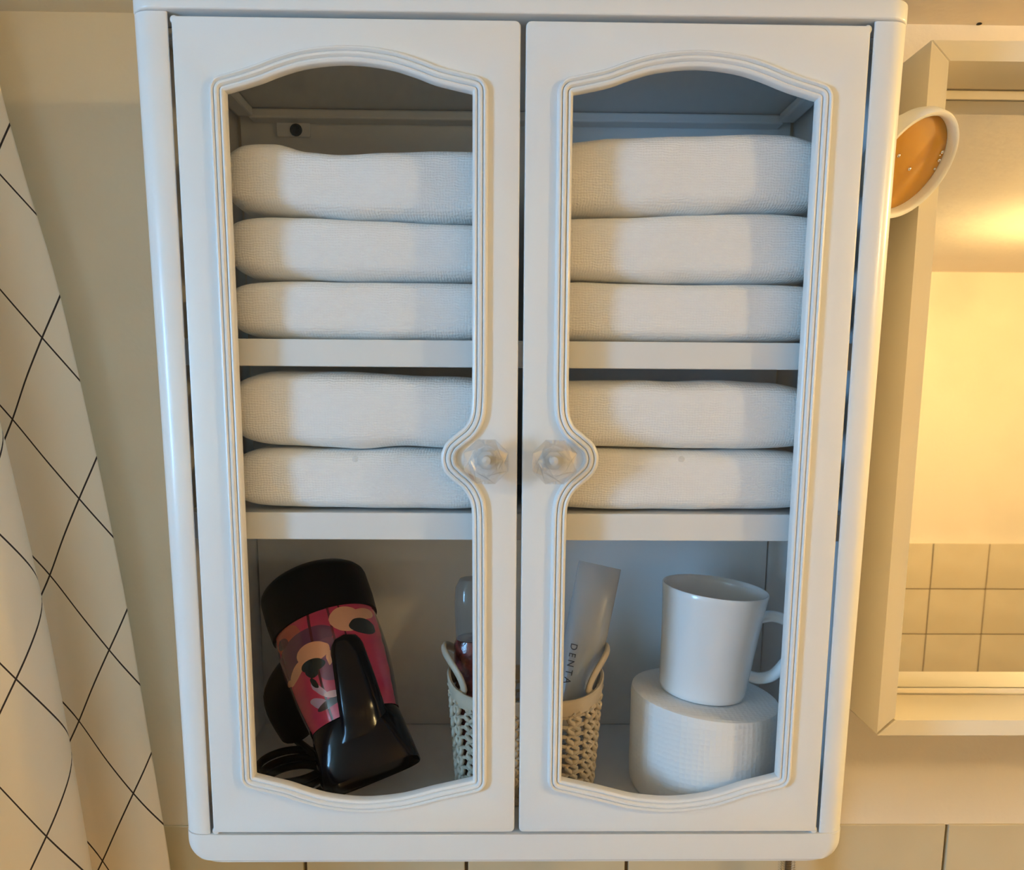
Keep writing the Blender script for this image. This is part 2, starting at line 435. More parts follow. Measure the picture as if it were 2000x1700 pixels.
# doors ------------------------------------------------------------------
def opening():
    """clear opening of the right hand door, counter-clockwise seen from the front, as (x, z) with corner flags"""
    top = [(.177, .1722), (.166, .1752), (.155, .1786), (.143, .1830), (.127, .1872), (.104, .1893), (.081, .1872), (.065, .1830), (.053, .1788), (.042, .1762), (.030, .1737)]
    left = [(.0301, .12), (.0302, .06), (.0303, .02), (.0304, .002), (.0307, -.009), (.0316, -.018), (.0350, -.0250), (.0412, -.0303), (.0474, -.0362), (.0503, -.0447), (.0484, -.0533), (.0432, -.0592), (.0362, -.0654), (.0318, -.0730), (.0306, -.0805), (.0304, -.090), (.0303, -.105), (.0302, -.14), (.0301, -.20), (.030, -.2638)]
    bot = [(.030, -.2638), (.042, -.2667), (.055, -.2697), (.066, -.2727), (.081, -.2762), (.104, -.2782), (.127, -.2758), (.142, -.2716), (.154, -.2673), (.166, -.2641), (.177, -.2612)]
    T = catmull(top, 4); Lf = catmull([(.030, .1737)]+left, 5); B = catmull(bot, 4)
    R_ = [Vector((.177, -.2612+(.1722+.2612)*k/8)) for k in range(9)]
    return T[:-1]+Lf[:-1]+B[:-1]+R_[:-1]
OPEN = opening()

_area = sum(OPEN[i-1].x*OPEN[i].y-OPEN[i].x*OPEN[i-1].y for i in range(len(OPEN)))
if _area < 0: OPEN = OPEN[::-1]
def joined(loop):
    """loop points with outward normals; corners get a fan of normals so that offsets turn round them"""
    n = len(loop); out = []
    for i in range(n):
        a, b, c = loop[i-1], loop[i], loop[(i+1) % n]
        t1 = (b-a).normalized(); t2 = (c-b).normalized()
        n1 = Vector((t1.y, -t1.x)); n2 = Vector((t2.y, -t2.x))
        if t1.angle(t2) > 0.7:
            for k in range(7):
                m = n1.slerp(n2, k/6); out.append((b, m.normalized(), 1.0))
        else:
            m = (n1+n2).normalized(); out.append((b, m, max(m.dot(n1), 0.4)))
    return out
JOIN = joined(OPEN)
def offset_loop(_, d):
    return [b+m*(d/k) for b, m, k in JOIN]
MOULD = [(0.0, -0.0042), (0.0, 0.0014), (0.0006, 0.0022), (0.0016, 0.0026), (0.0026, 0.0022), (0.0030, 0.0009),
         (0.0034, 0.0024), (0.0042, 0.0033), (0.0053, 0.0034), (0.0060, 0.0028), (0.0063, 0.0014), (0.0067, 0.0028),
         (0.0074, 0.0036), (0.0083, 0.0034), (0.0090, 0.0022), (0.0094, 0.0008), (0.0095, -0.0004)]

def door(s):
    X = lambda lp: [(s*p[0], p[1]) for p in lp]
    outer = X(rrect(0.0016, 0.2070, -0.3028, 0.2141, (0.0012, 0.0032, 0.0032, 0.0012), 5))
    hole = X([tuple(p) for p in offset_loop(OPEN, 0.004)])
    d = link('door', place_xz(plate(outer, [hole], 0.012, 0.0010), YF+0.006), M_white, cab, True, angle=30)
    # moulding swept round the opening
    rings = []
    for o_, hgt in MOULD:
        lp = offset_loop(OPEN, o_)
        rings.append([V(s*p.x, YF-hgt, p.y) for p in lp])
    link('moulding', loft(rings, False, False), M_white, d, True, angle=42)
    pane = X([tuple(p) for p in offset_loop(OPEN, 0.0035)])
    link('glass_pane', place_xz(plate(pane, [], 0.0012, 0), YF+0.0046), M_pane, d)
    # cut octagonal knob
    kc = V(s*0.0213, YF, -0.0462)
    Mk = frame_from(kc, (0, -1, 0), Vector((1, 0, 0)))
    def ring(r, hh, rot):
        return [Mk @ Vector((r*math.cos(2*PI*(k+rot)/8), r*math.sin(2*PI*(k+rot)/8), hh)) for k in range(8)]
    R8 = [ring(0.0066, -0.0002, 0.5), ring(0.0060, 0.006, 0.5), ring(0.0100, 0.0095, 0.0), ring(0.0150, 0.0150, 0.5), ring(0.0146, 0.0180, 0.5), ring(0.0112, 0.0215, 0.0), ring(0.0078, 0.0228, 0.5)]
    kn = link('knob', loft(R8), M_knob, d)
    link('knob_post', lathe([(0.0028, 0.0002), (0.0028, 0.008), (0.0, 0.0088)], Mk, 12, True, False), M_white, d, True, angle=40)
    # hinge pins at the outer corners
    for z in (0.2125, -0.3022):
        link('hinge_pin', lathe([(0.0021, -0.003), (0.0026, -0.002), (0.0026, 0.002), (0.0021, 0.003)], frame_from(V(s*0.2058, YF+0.004, z), (0, 1, 0)), 14), M_white, d, True, angle=40)
    # clear bumper dot on the pane
    b = at(694 if s < 0 else 1331, 897, YF+0.0040)
    link('bumper', lathe([(0.0021, 0.0), (0.0019, 0.0012), (0.0008, 0.0016)], frame_from(Vector((b.x, YF+0.0041, b.z)), (0, -1, 0)), 14), M_drop, d, True, angle=50)
    return d
door(-1); door(1)

# ---------------------------------------------------------------- towels
def interp(pts, x):
    if x <= pts[0][0]: return pts[0][1]
    for (xa, ya), (xb, yb) in zip(pts, pts[1:]):
        if x <= xb:
            t = (x-xa)/(xb-xa); t = t*t*(3-2*t)
            return ya+(yb-ya)*t
    return pts[-1][1]
YT = -0.164
def bound(lst):
    return [(p.x, p.z-Z0) for p in (at(px, py, YT) for px, py in lst)]
def towel(x0, x1, lower, upper, label, group, seed, depth=0.125, yf=-0.1685, flat_low=None):
    lo, up = bound(lower), bound(upper)
    if flat_low is not None: lo = [(x, max(z, flat_low)) for x, z in lo]
    nx, nv = 56, 30
    ring_list = []
    yc = yf+depth/2
    for i in range(nx+1):
        u = -1+2*i/nx
        # ends are rounded: spacing is denser there
        ue = math.copysign(1-(1-abs(u))**1.6, u)
        x = (x0+x1)/2+(x1-x0)/2*ue
        e = max(0.0, 1-abs(ue)**7)**0.42          # end taper
        if i in (0, nx): e = 0.05
        zl, zu = interp(lo, x), interp(up, x)
        zm, zh = (zl+zu)/2, (zu-zl)/2
        ring = []
        for k in range(nv):
            a = 2*PI*k/nv
            ca, sa = math.cos(a), math.sin(a)
            py = math.copysign(abs(ca)**0.34, ca); pz = math.copysign(abs(sa)**0.36, sa)
            nzv = noise.noise(Vector((x*26+seed*7.3, py*1.3, pz*0.9+seed)))
            y = yc+py*depth/2*(0.93+0.07*e)+nzv*0.0022
            zz = zm+pz*zh*(0.55+0.45*e)+nzv*0.0008*abs(pz)
            ring.append(Vector((x, y, zz+Z0)))
        ring_list.append(ring)
    base = V((x0+x1)/2, yc, min(z for _, z in lo))
    o = link('folded_towel', loft(ring_list), M_towel, None, True, loc=base)
    sub = o.modifiers.new('s', 'SUBSURF'); sub.levels = 1; sub.render_levels = 1
    return tag(o, label, 'towel', group)

gL, gR = 'white towels behind the left door', 'white towels behind the right door'
xl0 = at(441, 350, YT).x; xm = 0.006
BL = [[(440, 272), (470, 267), (530, 270), (600, 288), (660, 293), (760, 288), (860, 285), (990, 284)],
      [(440, 414), (500, 414), (600, 418), (720, 424), (850, 430), (990, 432)],
      [(445, 541), (560, 543), (700, 546), (850, 547), (990, 547)],
      [(450, 661), (700, 664), (990, 666)]]
BR = [[(1040, 268), (1120, 266), (1200, 259), (1350, 255), (1480, 251), (1540, 252), (1600, 262)],
      [(1040, 420), (1120, 418), (1220, 418), (1350, 412), (1480, 409), (1600, 412)],
      [(1040, 548), (1120, 544), (1220, 548), (1320, 551), (1450, 550), (1600, 550)],
      [(1040, 666), (1340, 668), (1600, 669)]]
words = ['topmost', 'middle', 'lowest']
for i in range(3):
    towel(xl0, -xm, BL[i+1], BL[i], f'white folded terry towel, {words[i]} of the three on the upper shelf behind the left door', gL, i+1, flat_low=0.0296)
    xr = 0.2025 if i else 0.2015
    towel(xm, xr, BR[i+1], BR[i], f'white folded terry towel, {words[i]} of the three on the upper shelf behind the right door', gR, i+11, flat_low=0.0296)
CL = [[(455, 726), (520, 722), (640, 724), (740, 729), (850, 733), (990, 738)],
      [(460, 874), (540, 875), (640, 879), (700, 881), (780, 876), (860, 880), (990, 880)],
      [(465, 996), (540, 1001), (700, 1003), (990, 1003)]]
CR = [[(1040, 740), (1140, 742), (1250, 741), (1330, 745), (1420, 742), (1520, 746), (1600, 754)],
      [(1040, 876), (1160, 876), (1260, 880), (1380, 882), (1600, 881)],
      [(1040, 1004), (1300, 1003), (1600, 1002)]]
w2 = ['upper', 'lower']
for i in range(2):
    towel(at(454, 800, YT).x, -xm, CL[i+1], CL[i], f'white folded terry towel, {w2[i]} of the two on the lower shelf behind the left door', gL, i+21, flat_low=-0.0836)
    towel(xm, 0.2025, CR[i+1], CR[i], f'white folded terry towel, {w2[i]} of the two on the lower shelf behind the right door', gR, i+31, flat_low=-0.0836)

# ---------------------------------------------------------------- things on the cabinet floor
ZFL = ZB1+0.0005
# paper roll with a slightly slanted top, and the mug that stands on it
TILT = math.radians(5.0)
rc = (0.1445, -0.1165); RR = 0.0555; ZR = -0.2300
roll = thing('paper_roll', V(rc[0], rc[1], ZFL), 'thick white embossed paper roll under the mug', 'paper roll')
def slant(x): return ZR-math.tan(TILT)*(x-rc[0])
def roll_ring(r, t, n=72, top=True):
    out = []
    for k in range(n):
        a = 2*PI*k/n; x = rc[0]+r*math.cos(a); y = rc[1]+r*math.sin(a)
        z = ZFL+(slant(x)-ZFL)*t
        out.append(V(x, y, z))
    return out
rings = [roll_ring(0.021, 0.0), roll_ring(RR-0.003, 0.0), roll_ring(RR-0.0005, 0.06)]+[roll_ring(RR, t) for t in (0.2, 0.4, 0.6, 0.8, 0.94)]+[roll_ring(RR-0.0008, 0.99), roll_ring(RR-0.003, 1.0)]
rings += [roll_ring(r, 1.0+0.004*(i % 2)) for i, r in enumerate((0.05, 0.045, 0.04, 0.034, 0.028, 0.022))]+[roll_ring(0.021, 0.99), roll_ring(0.021, 0.0)]
mp = mat('embossed_paper', (0.93, 0.92, 0.90), 0.95)
tc = N(mp, 'ShaderNodeTexCoord'); vo = N(mp, 'ShaderNodeTexVoronoi'); vo.inputs['Scale'].default_value = 260; vo.inputs['Randomness'].default_value = 0.25
L(mp, tc.outputs['Object'], vo.inputs['Vector'])
bp = N(mp, 'ShaderNodeBump'); bp.inputs['Strength'].default_value = 0.6; bp.inputs['Distance'].default_value = 0.0007
L(mp, vo.outputs['Distance'], bp.inputs['Height']); L(mp, bp.outputs[0], BS(mp).inputs['Normal'])
link('paper', loft(rings, False, False), mp, roll, True, angle=50)
link('core', loft([roll_ring(0.0208, 0.001, 32), roll_ring(0.0208, 0.985, 32), roll_ring(0.0196, 0.985, 32), roll_ring(0.0196, 0.001, 32)], False, False), M_card, roll, True, angle=50)

mc = Vector((0.1420, -0.1165)); 
mug = thing('mug', V(mc.x, mc.y, slant(mc.x)+0.0005), 'plain white porcelain mug standing on the paper roll', 'mug')
Mm = Matrix.Translation(V(mc.x, mc.y, slant(mc.x)+0.0008)) @ Matrix.Rotation(TILT, 4, 'Y')
HM = 0.082
prof = [(0.0, 0.0), (0.029, 0.0), (0.0315, 0.0015), (0.0325, 0.005), (0.0335, 0.02), (0.0358, 0.05), (0.0385, 0.0765), (0.0392, HM-0.001), (0.0387, HM), (0.0376, HM-0.0005), (0.0370, HM-0.004), (0.0340, 0.05), (0.0315, 0.012), (0.029, 0.006), (0.0, 0.005)]
link('cup', lathe(prof, Mm, 56, False, False), M_mug, mug, True, angle=60)
hp = catmull([(0.0352, 0, 0.062), (0.045, 0, 0.0645), (0.057, 0, 0.061), (0.0625, 0, 0.050), (0.0605, 0, 0.034), (0.052, 0, 0.020), (0.042, 0, 0.0155), (0.0325, 0, 0.0165)], 6)
Mh = Mm @ Matrix.Rotation(math.radians(-6), 4, 'Z')
link('handle', tube([Mh @ p for p in hp], 0.0042, sides=12, flat=(1.0, 1.35), up=Vector((0, 0, 1))), M_mug, mug, True, angle=60)

# knitted plastic basket
bc = Vector((0.0075, -0.1165)); BA, BBb = 0.0565, 0.0385
ZRM = -0.2225
basket = thing('basket', V(bc.x, bc.y, ZFL), 'small tan knit-pattern plastic basket with loop handles', 'basket')
def sup(a, k=2.6):
    c, s_ = math.cos(a), math.sin(a)
    r = (abs(c)**k+abs(s_)**k)**(-1/k)
    return c*r, s_*r
def wallpt(a, z, off=0.0):
    t = (z-ZFL)/(ZRM-ZFL); sc_ = 0.90+0.10*t
    cx_, cy_ = sup(a)
    return V(bc.x+(BA*sc_+off)*cx_, bc.y+(BBb*sc_+off)*cy_, z)
def rimz(a): return ZRM+0.0105*abs(math.cos(a))**5     # the rim climbs towards the handles
bm = bmesh.new()
NC = 23; NL = 9
for k in range(NC):
    a0 = 2*PI*(k+0.5)/NC; da = 2*PI/NC
    z1 = rimz(a0)-0.0105
    for sgn in (-1, 1):
        path = []
        for i in range(NL*6+1):
            t = i/(NL*6); z = ZFL+0.004+(z1-ZFL-0.004)*t
            ph = 2*PI*t*NL
            aa = a0+sgn*da*(0.14+0.15*math.sin(ph+ (0.8 if sgn > 0 else 0)))
            path.append(wallpt(aa, z, 0.0009*math.cos(ph)+0.0002*sgn))
        tube_bm(bm, path, 0.0019, sides=6, up=Vector((1, 0.3, 0)))
    # little bridges that tie neighbouring chains
    for i in range(NL):
        z = ZFL+0.004+(z1-ZFL-0.004)*(i+0.5)/NL
        tube_bm(bm, [wallpt(a0+da*0.25, z, -0.0005), wallpt(a0+da*0.5, z+0.001, -0.0008), wallpt(a0+da*0.75, z, -0.0005)], 0.0013, sides=5)
kb = link('knit_wall', from_bm(bm), M_basket, basket, True, angle=60)
tag(kb, kind='stuff')
rings = []
for (off, dz) in ((0.0012, -0.012), (0.0019, -0.008), (0.0020, -0.001), (0.0010, 0.0), (-0.0006, -0.0004), (-0.0010, -0.008), (-0.0004, -0.012)):
    rings.append([wallpt(2*PI*k/72, rimz(2*PI*k/72)+dz, off) for k in range(72)])
link('rim', loft(rings+[rings[0]], False, False), M_basket, basket, True, angle=40)
link('base', loft([[wallpt(2*PI*k/48, ZFL+0.0002) for k in range(48)], [wallpt(2*PI*k/48, ZFL+0.005, 0.0012) for k in range(48)], [wallpt(2*PI*k/48, ZFL+0.005, -0.002) for k in range(48)]]), M_basket, basket, True, angle=40)
for s in (-1, 1):
    pts = []
    for k in range(25):
        a = -PI*0.12+PI*1.24*k/24
        yy = 0.0235*math.cos(a); zz = math.sin(a)
        zt = ZRM+0.004+0.0240*zz if zz > 0 else ZRM+0.004+0.010*zz
        aw = math.asin(max(-1, min(1, yy/BBb)))
        x = bc.x+s*(BA*math.cos(aw)+0.0008+0.0045*max(zz, 0))
        pts.append(V(x, bc.y-yy, zt))
    link('handle', tube(pts, 0.0025, sides=10, flat=(1.3, 0.75), up=Vector((0, 0, 1))), M_basket, basket, True, angle=60)

# frosted tube with lettering, leaning in the basket
tA, tB = at(1112, 1400, -0.128), at(1172, 1104, -0.100)
tube_o = thing('squeeze_tube', tA, 'frosted grey toothpaste tube with dark lettering leaning in the basket', 'tube')
ax = (tB-tA); Lt = ax.length; Mt = frame_from(tA, ax, Vector((1, 0.1, 0)))
rings = []
for t, ra, rb in ((0.0, 0.010, 0.010), (0.03, 0.0135, 0.0125), (0.10, 0.0152, 0.0135), (0.4, 0.0160, 0.0115), (0.75, 0.0166, 0.007), (0.93, 0.0168, 0.0022), (1.0, 0.0168, 0.0012)):
    rings.append([Mt @ Vector((ra*math.cos(2*PI*k/40), rb*math.sin(2*PI*k/40), t*Lt)) for k in range(40)])
link('body', loft(rings), M_tube, tube_o, True, angle=40)
rings = [[Mt @ Vector((r*math.cos(2*PI*k/32), r*math.sin(2*PI*k/32), hh)) for k in range(32)] for r, hh in ((0.0105, -0.010), (0.0115, -0.008), (0.0115, 0.003), (0.0105, 0.0035))]
link('cap', loft(rings), M_white, tube_o, True, angle=40)
def text_mesh(body, size, spacing):
    cu = bpy.data.curves.new('t', 'FONT'); cu.body = body; cu.size = size; cu.extrude = 0.00008; cu.space_character = spacing
    cu.align_y = 'CENTER'
    o = bpy.data.objects.new('t', cu); COL.objects.link(o)
    dg = bpy.context.evaluated_depsgraph_get()
    me = bpy.data.meshes.new_from_object(o.evaluated_get(dg)); bpy.data.objects.remove(o); return me
tm = text_mesh('DENTA', 0.0068, 1.55)
# text runs down the tube on its front: letters' x -> down the axis, y -> across
tzc = (at(1110, 1257, -0.14)-tA).dot(ax.normalized())
for v in tm.vertices:
    along, across = v.co.x, v.co.y
    t = (tzc-along)/Lt
    ra = 0.0158; rb = 0.0135-0.0020*min(1, max(0, (t-0.1)/0.3))-0.0045*max(0, (t-0.4)/0.35)
    xx = -0.0094+across
    yy = -rb*math.sqrt(max(0.0, 1-(xx/ra)**2))-0.0004-v.co.z
    v.co = Mt @ Vector((xx, yy, tzc-along))
link('lettering', tm, M_text, tube_o)

# dark red bottle with a clear top at the other end of the basket
bo = V(-0.0285, -0.112, ZFL+0.0055)
bottle = thing('bottle', bo, 'dark red bottle with a clear cap standing in the basket behind the left door', 'bottle')
M_red = add_noise(mat('dark_red_plastic', (0.16, 0.035, 0.035), 0.2, coat=0.5), 120, (0.05, 0.012, 0.012), bump=0.5, bscale=160, bdist=0.002)
Mb = Matrix.Translation(bo) @ Matrix.Rotation(math.radians(-2), 4, 'Y')
link('body', lathe([(0.0, 0.0), (0.0135, 0.0), (0.0150, 0.002), (0.0150, 0.100), (0.0145, 0.106), (0.0128, 0.110), (0.0, 0.111)], Mb, 32, False, False), M_red, bottle, True, angle=40)
link('cap', lathe([(0.0130, 0.1105), (0.0132, 0.136), (0.0118, 0.150), (0.0085, 0.156), (0.0, 0.157)], Mb, 32, True, False), clear_material('clear_cap_plastic', (0.75, 0.78, 0.8), 0.1, 0.1, 0.15, (0.5, 0.52, 0.55)), bottle, True, angle=40)

# ---------------------------------------------------------------- hair dryer
A0 = V(-0.163, -0.062, -0.166); A1 = V(-0.1045, -0.146, -0.2835)
dry = thing('hair_dryer', V(-0.12, -0.13, ZFL), 'black hair dryer with pink printed shell leaning nozzle down', 'hair dryer')
ax = A1-A0; LD = ax.length; axn = ax.normalized()
Md = frame_from(A0, ax, Vector((1, 0, 0)))        # local x to the right, z along the barrel; local y points...
FR = -1 if (Md.to_3x3() @ Vector((0, 1, 0))).y > 0 else 1   # sign of local y that faces the room
def dring(z, rx, ry, ex=2.0, n=48, oy=0.0, ox=0.0):
    out = []
    for k in range(n):
        a = 2*PI*k/n; c, s_ = math.cos(a), math.sin(a)
        out.append(Md @ Vector((ox+rx*math.copysign(abs(c)**(2/ex), c), oy+ry*math.copysign(abs(s_)**(2/ex), s_), z)))
    return out
cap_r = [dring(-0.018+0.018*(1-math.cos(PI/2*k/8)), max(0.001, 0.0430*math.sin(PI/2*k/8)), max(0.001, 0.0415*math.sin(PI/2*k/8))) for k in range(9)]
cap_r += [dring(0.020, 0.0430, 0.0415), dring(0.0335, 0.0420, 0.0412), dring(0.0340, 0.036, 0.036)]
bc_ = link('rear_cap', loft(cap_r), M_blackm, dry, True, angle=50)
# printed shell
ns, nu = 24, 64
verts, faces, uvs = [], [], []
for j in range(ns+1):
    t = j/ns; z = 0.034+0.080*t
    r = 0.0402+0.0015*math.sin(PI*t)-0.0065*t**2
    for k in range(nu):
        a = 2*PI*k/nu
        verts.append(Md @ Vector((r*math.sin(a), FR*r*math.cos(a), z)))     # a = 0 faces the room, + to the right
for j in range(ns):
    for k in range(nu):
        faces.append((j*nu+k, j*nu+(k+1) % nu, (j+1)*nu+(k+1) % nu, (j+1)*nu+k))
me = bpy.data.meshes.new('m'); me.from_pydata([tuple(v) for v in verts], [], faces)
uvl = me.uv_layers.new(name='UVMap')
for p in me.polygons:
    ks = [me.loops[li].vertex_index % nu for li in p.loop_indices]
    wrap = max(ks)-min(ks) > nu//2
    for li in p.loop_indices:
        vi = me.loops[li].vertex_index; k = vi % nu; j = vi//nu
        kk = k if not (wrap and k == 0) else nu
        a = kk/nu
        uvl.data[li].uv = ((a-0.5) % 1.0 if not wrap else (a-0.5 if kk > nu//2 else a+0.5), j/ns)
me.update()

def print_material():
    """bold printed pattern: crimson ground, plum clouds, peach drops with dark leaves"""
    m = mat('printed_shell', (0.55, 0.05, 0.10), 0.16, coat=0.6)
    tc = N(m, 'ShaderNodeTexCoord'); sp = N(m, 'ShaderNodeSeparateXYZ'); L(m, tc.outputs['UV'], sp.inputs[0])
    U = math_node(m, 'MULTIPLY', math_node(m, 'SUBTRACT', sp.outputs[0], 0.5), 3.0)    # roughly the same unit as v
    Vv = sp.outputs[1]
    nz = N(m, 'ShaderNodeTexNoise'); nz.inputs['Scale'].default_value = 7; L(m, tc.outputs['UV'], nz.inputs['Vector'])
    wob = math_node(m, 'MULTIPLY', math_node(m, 'SUBTRACT', nz.outputs[0], 0.5), 0.07)
    def ell(cu, cv, ru, rv, ang=0.0, wobble=True, power=1.0):
        ca, sa = math.cos(math.radians(ang)), math.sin(math.radians(ang))
        du = math_node(m, 'SUBTRACT', U, cu); dv = math_node(m, 'SUBTRACT', Vv, cv)
        if wobble: du = math_node(m, 'ADD', du, wob)
        a = math_node(m, 'MULTIPLY_ADD', du, ca/ru, math_node(m, 'MULTIPLY', dv, sa/ru))
        b = math_node(m, 'MULTIPLY_ADD', du, -sa/rv, math_node(m, 'MULTIPLY', dv, ca/rv))
        r2 = math_node(m, 'ADD', math_node(m, 'MULTIPLY', a, a), math_node(m, 'MULTIPLY', b, b))
        return math_node(m, 'LESS_THAN', r2, 1.0)
    def stripe(u0, wd, slope=0.0):
        x = math_node(m, 'MULTIPLY_ADD', Vv, slope, math_node(m, 'SUBTRACT', U, u0))
        return math_node(m, 'LESS_THAN', math_node(m, 'ABSOLUTE', math_node(m, 'ADD', x, math_node(m, 'MULTIPLY', wob, 0.15))), wd)
    col = mixcol(m, nz.outputs[0], (0.62, 0.06, 0.11), (0.42, 0.03, 0.12))
    PLUM, PEACH, DARK, LILAC, ORANGE = (0.14, 0.045, 0.11), (0.80, 0.42, 0.27), (0.02, 0.025, 0.025), (0.50, 0.36, 0.55), (0.52, 0.10, 0.08)
    layers = [
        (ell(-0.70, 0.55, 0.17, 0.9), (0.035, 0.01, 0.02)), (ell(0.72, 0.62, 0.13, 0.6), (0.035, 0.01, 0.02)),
        (ell(-0.38, 0.10, 0.20, 0.13, 15), ORANGE), (ell(-0.30, 0.30, 0.40, 0.16, -12), PLUM), (ell(0.0, 0.48, 0.16, 0.20), (0.20, 0.06, 0.13)),
        (ell(-0.44, 0.12, 0.10, 0.05, 10), (0.12, 0.03, 0.08)),
        (stripe(-0.08, 0.012, 0.10), (0.08, 0.01, 0.02)), (stripe(0.10, 0.010, 0.06), (0.15, 0.02, 0.04)), (stripe(0.20, 0.008, 0.05), (0.10, 0.01, 0.03)),
        (ell(-0.14, 0.36, 0.16, 0.095, 8), PEACH), (ell(-0.36, 0.45, 0.18, 0.050, -22), PEACH), (ell(-0.52, 0.49, 0.10, 0.03, 12), PEACH),
        (ell(-0.17, 0.475, 0.12, 0.060, 10), DARK), (ell(-0.20, 0.53, 0.07, 0.05, 25), DARK), (ell(-0.005, 0.47, 0.022, 0.07, 10), PEACH),
        (ell(0.24, 0.15, 0.16, 0.13, 10), PEACH), (ell(0.42, 0.11, 0.17, 0.06, -8), PEACH), (ell(0.38, 0.245, 0.14, 0.085, 12), DARK),
        (ell(-0.24, 0.82, 0.11, 0.045, 35), LILAC), (ell(-0.19, 0.70, 0.035, 0.10, -25), LILAC), (ell(-0.205, 0.63, 0.026, 0.06, -25), DARK),
        (ell(-0.12, 0.85, 0.17, 0.036, -6), (0.07, 0.05, 0.07)), (ell(-0.09, 0.79, 0.09, 0.030, 12), (0.65, 0.42, 0.50)),
    ]
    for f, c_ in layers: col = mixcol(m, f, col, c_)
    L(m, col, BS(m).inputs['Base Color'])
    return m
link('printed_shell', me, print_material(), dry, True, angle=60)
# flat nozzle with a long thumb tab running up the barrel
nz_r = [dring(0.108, 0.0310, 0.0310, 2.0), dring(0.116, 0.0335, 0.0325, 2.2), dring(0.126, 0.0345, 0.0315, 2.6), dring(0.140, 0.0355, 0.0285, 3.2), dring(LD-0.001, 0.0365, 0.0245, 4.0), dring(LD, 0.0358, 0.0238, 4.0), dring(LD-0.004, 0.0335, 0.0215, 4.0), dring(LD-0.02, 0.0310, 0.0205, 4.0)]
nzl = link('nozzle', loft(nz_r), M_black, dry, True, angle=40)
verts, faces = [], []
nt_, nw = 22, 14
for j in range(nt_+1):
    t = j/nt_; z = 0.058+0.074*t; fall = 1-max(0.0, (t-0.72)/0.28)**1.5
    half = 0.30*math.sqrt(max(0.0, 1-(max(0, 0.16-t)/0.16)**2))+0.34*t**1.5
    for k in range(nw+1):
        u = -1+2*k/nw; a = math.radians(20)-0.05*t+half*u
        tt = (z-0.034)/0.080
        r = 0.0402+0.0015*math.sin(PI*min(tt, 1))-0.0065*min(tt, 1.1)**2+0.0052*fall*(max(0.0, 1-u**4))**0.5*(1 if j > 0 else 0.05)-0.0004
        verts.append(Md @ Vector((r*math.sin(a), FR*r*math.cos(a), z)))
for j in range(nt_):
    for k in range(nw): faces.append((j*(nw+1)+k, j*(nw+1)+k+1, (j+1)*(nw+1)+k+1, (j+1)*(nw+1)+k))
link('thumb_tab', mesh(verts, faces), M_black, nzl, True, angle=60)
# handle folded towards the back, and the looped cord beside it
hA = Md @ Vector((-0.026, -FR*0.006, 0.055)); hB = V(-0.176, -0.080, -0.278)
hpth = catmull([tuple(hA), tuple((hA+hB)/2+Vector((-0.012, -0.004, 0.004))), tuple(hB)], 8)
link('handle', tube(hpth, [0.017-0.003*i/(len(hpth)-1) for i in range(len(hpth))], sides=20, up=Vector((0, 1, 0))), M_blackm, dry, True, angle=60)
cp = []
for i in range(120):
    a = 2*PI*i/120*3
    cp.append(V(-0.166+0.026*math.cos(a)+0.002*math.sin(a*0.33), -0.128+0.030*math.sin(a), ZFL+0.004+0.0065*(i/40.0)))
cp.append(hB+Vector((0, -0.004, -0.006)))
link('cord', tube(cp, 0.0030, sides=8), M_blackm, dry, True, angle=60)

# ---------------------------------------------------------------- framed mirror box on the right
MX0, MX1, MZ0, MZ1, MYF, MYG, FWD_T = 0.2782, 0.760, -0.2634, 0.2341, -0.120, -0.067, 0.0130
mir = thing('wall_mirror', V((MX0+MX1)/2, 0, MZ0), 'mirror set deep in a cream box frame right of the cabinet', 'mirror')
g = 0.0007
def wedge(pts):   # outline in x,z extruded from the wall to the frame front
    rings = [[V(x, y, z) for x, z in pts] for y in (-0.0008, MYF+0.0006)]+[[V(x+(sum(p[0] for p in pts)/4-x)*0.004, MYF, z+(sum(p[1] for p in pts)/4-z)*0.004) for x, z in pts]]
    return loft(rings)
t_ = FWD_T
link('side_board', wedge([(MX0, MZ0+2*g), (MX0+t_, MZ0+t_+2*g), (MX0+t_, MZ1-t_), (MX0, MZ1)]), M_box, mir)
link('bottom_board', wedge([(MX0+g, MZ0), (MX1, MZ0), (MX1-t_, MZ0+t_-g), (MX0+t_+g, MZ0+t_-g)]), M_box, mir)
link('top_board', wedge([(MX0+0.0001, MZ1), (MX1, MZ1), (MX1-t_, MZ1-t_), (MX0+t_+0.0001, MZ1-t_)]), M_box, mir)
link('side_board', wedge([(MX1, MZ0), (MX1-t_, MZ0+t_), (MX1-t_, MZ1-t_), (MX1, MZ1)]), M_box, mir)
link('backing', box(MX0+t_-0.004, MX1-t_+0.004, MYG+0.004, -0.002, MZ0+t_-0.004, MZ1-t_+0.004), M_dark, mir)
link('mirror_glass', box(MX0+t_-0.002, MX1-t_+0.002, MYG, MYG+0.0035, MZ0+t_-0.001, MZ1-t_+0.001), M_mirror, mir)
link('bottom_bead', box(MX0+t_, MX1-t_, MYG-0.003, MYG-0.0002, MZ0+t_+0.0012, MZ0+t_+0.0052, 0.0006), M_box, mir)
link('top_bead', box(MX0+t_, MX1-t_, MYG-0.003, MYG-0.0002, MZ1-t_-0.0072, MZ1-t_-0.0012, 0.0006), M_box, mir)

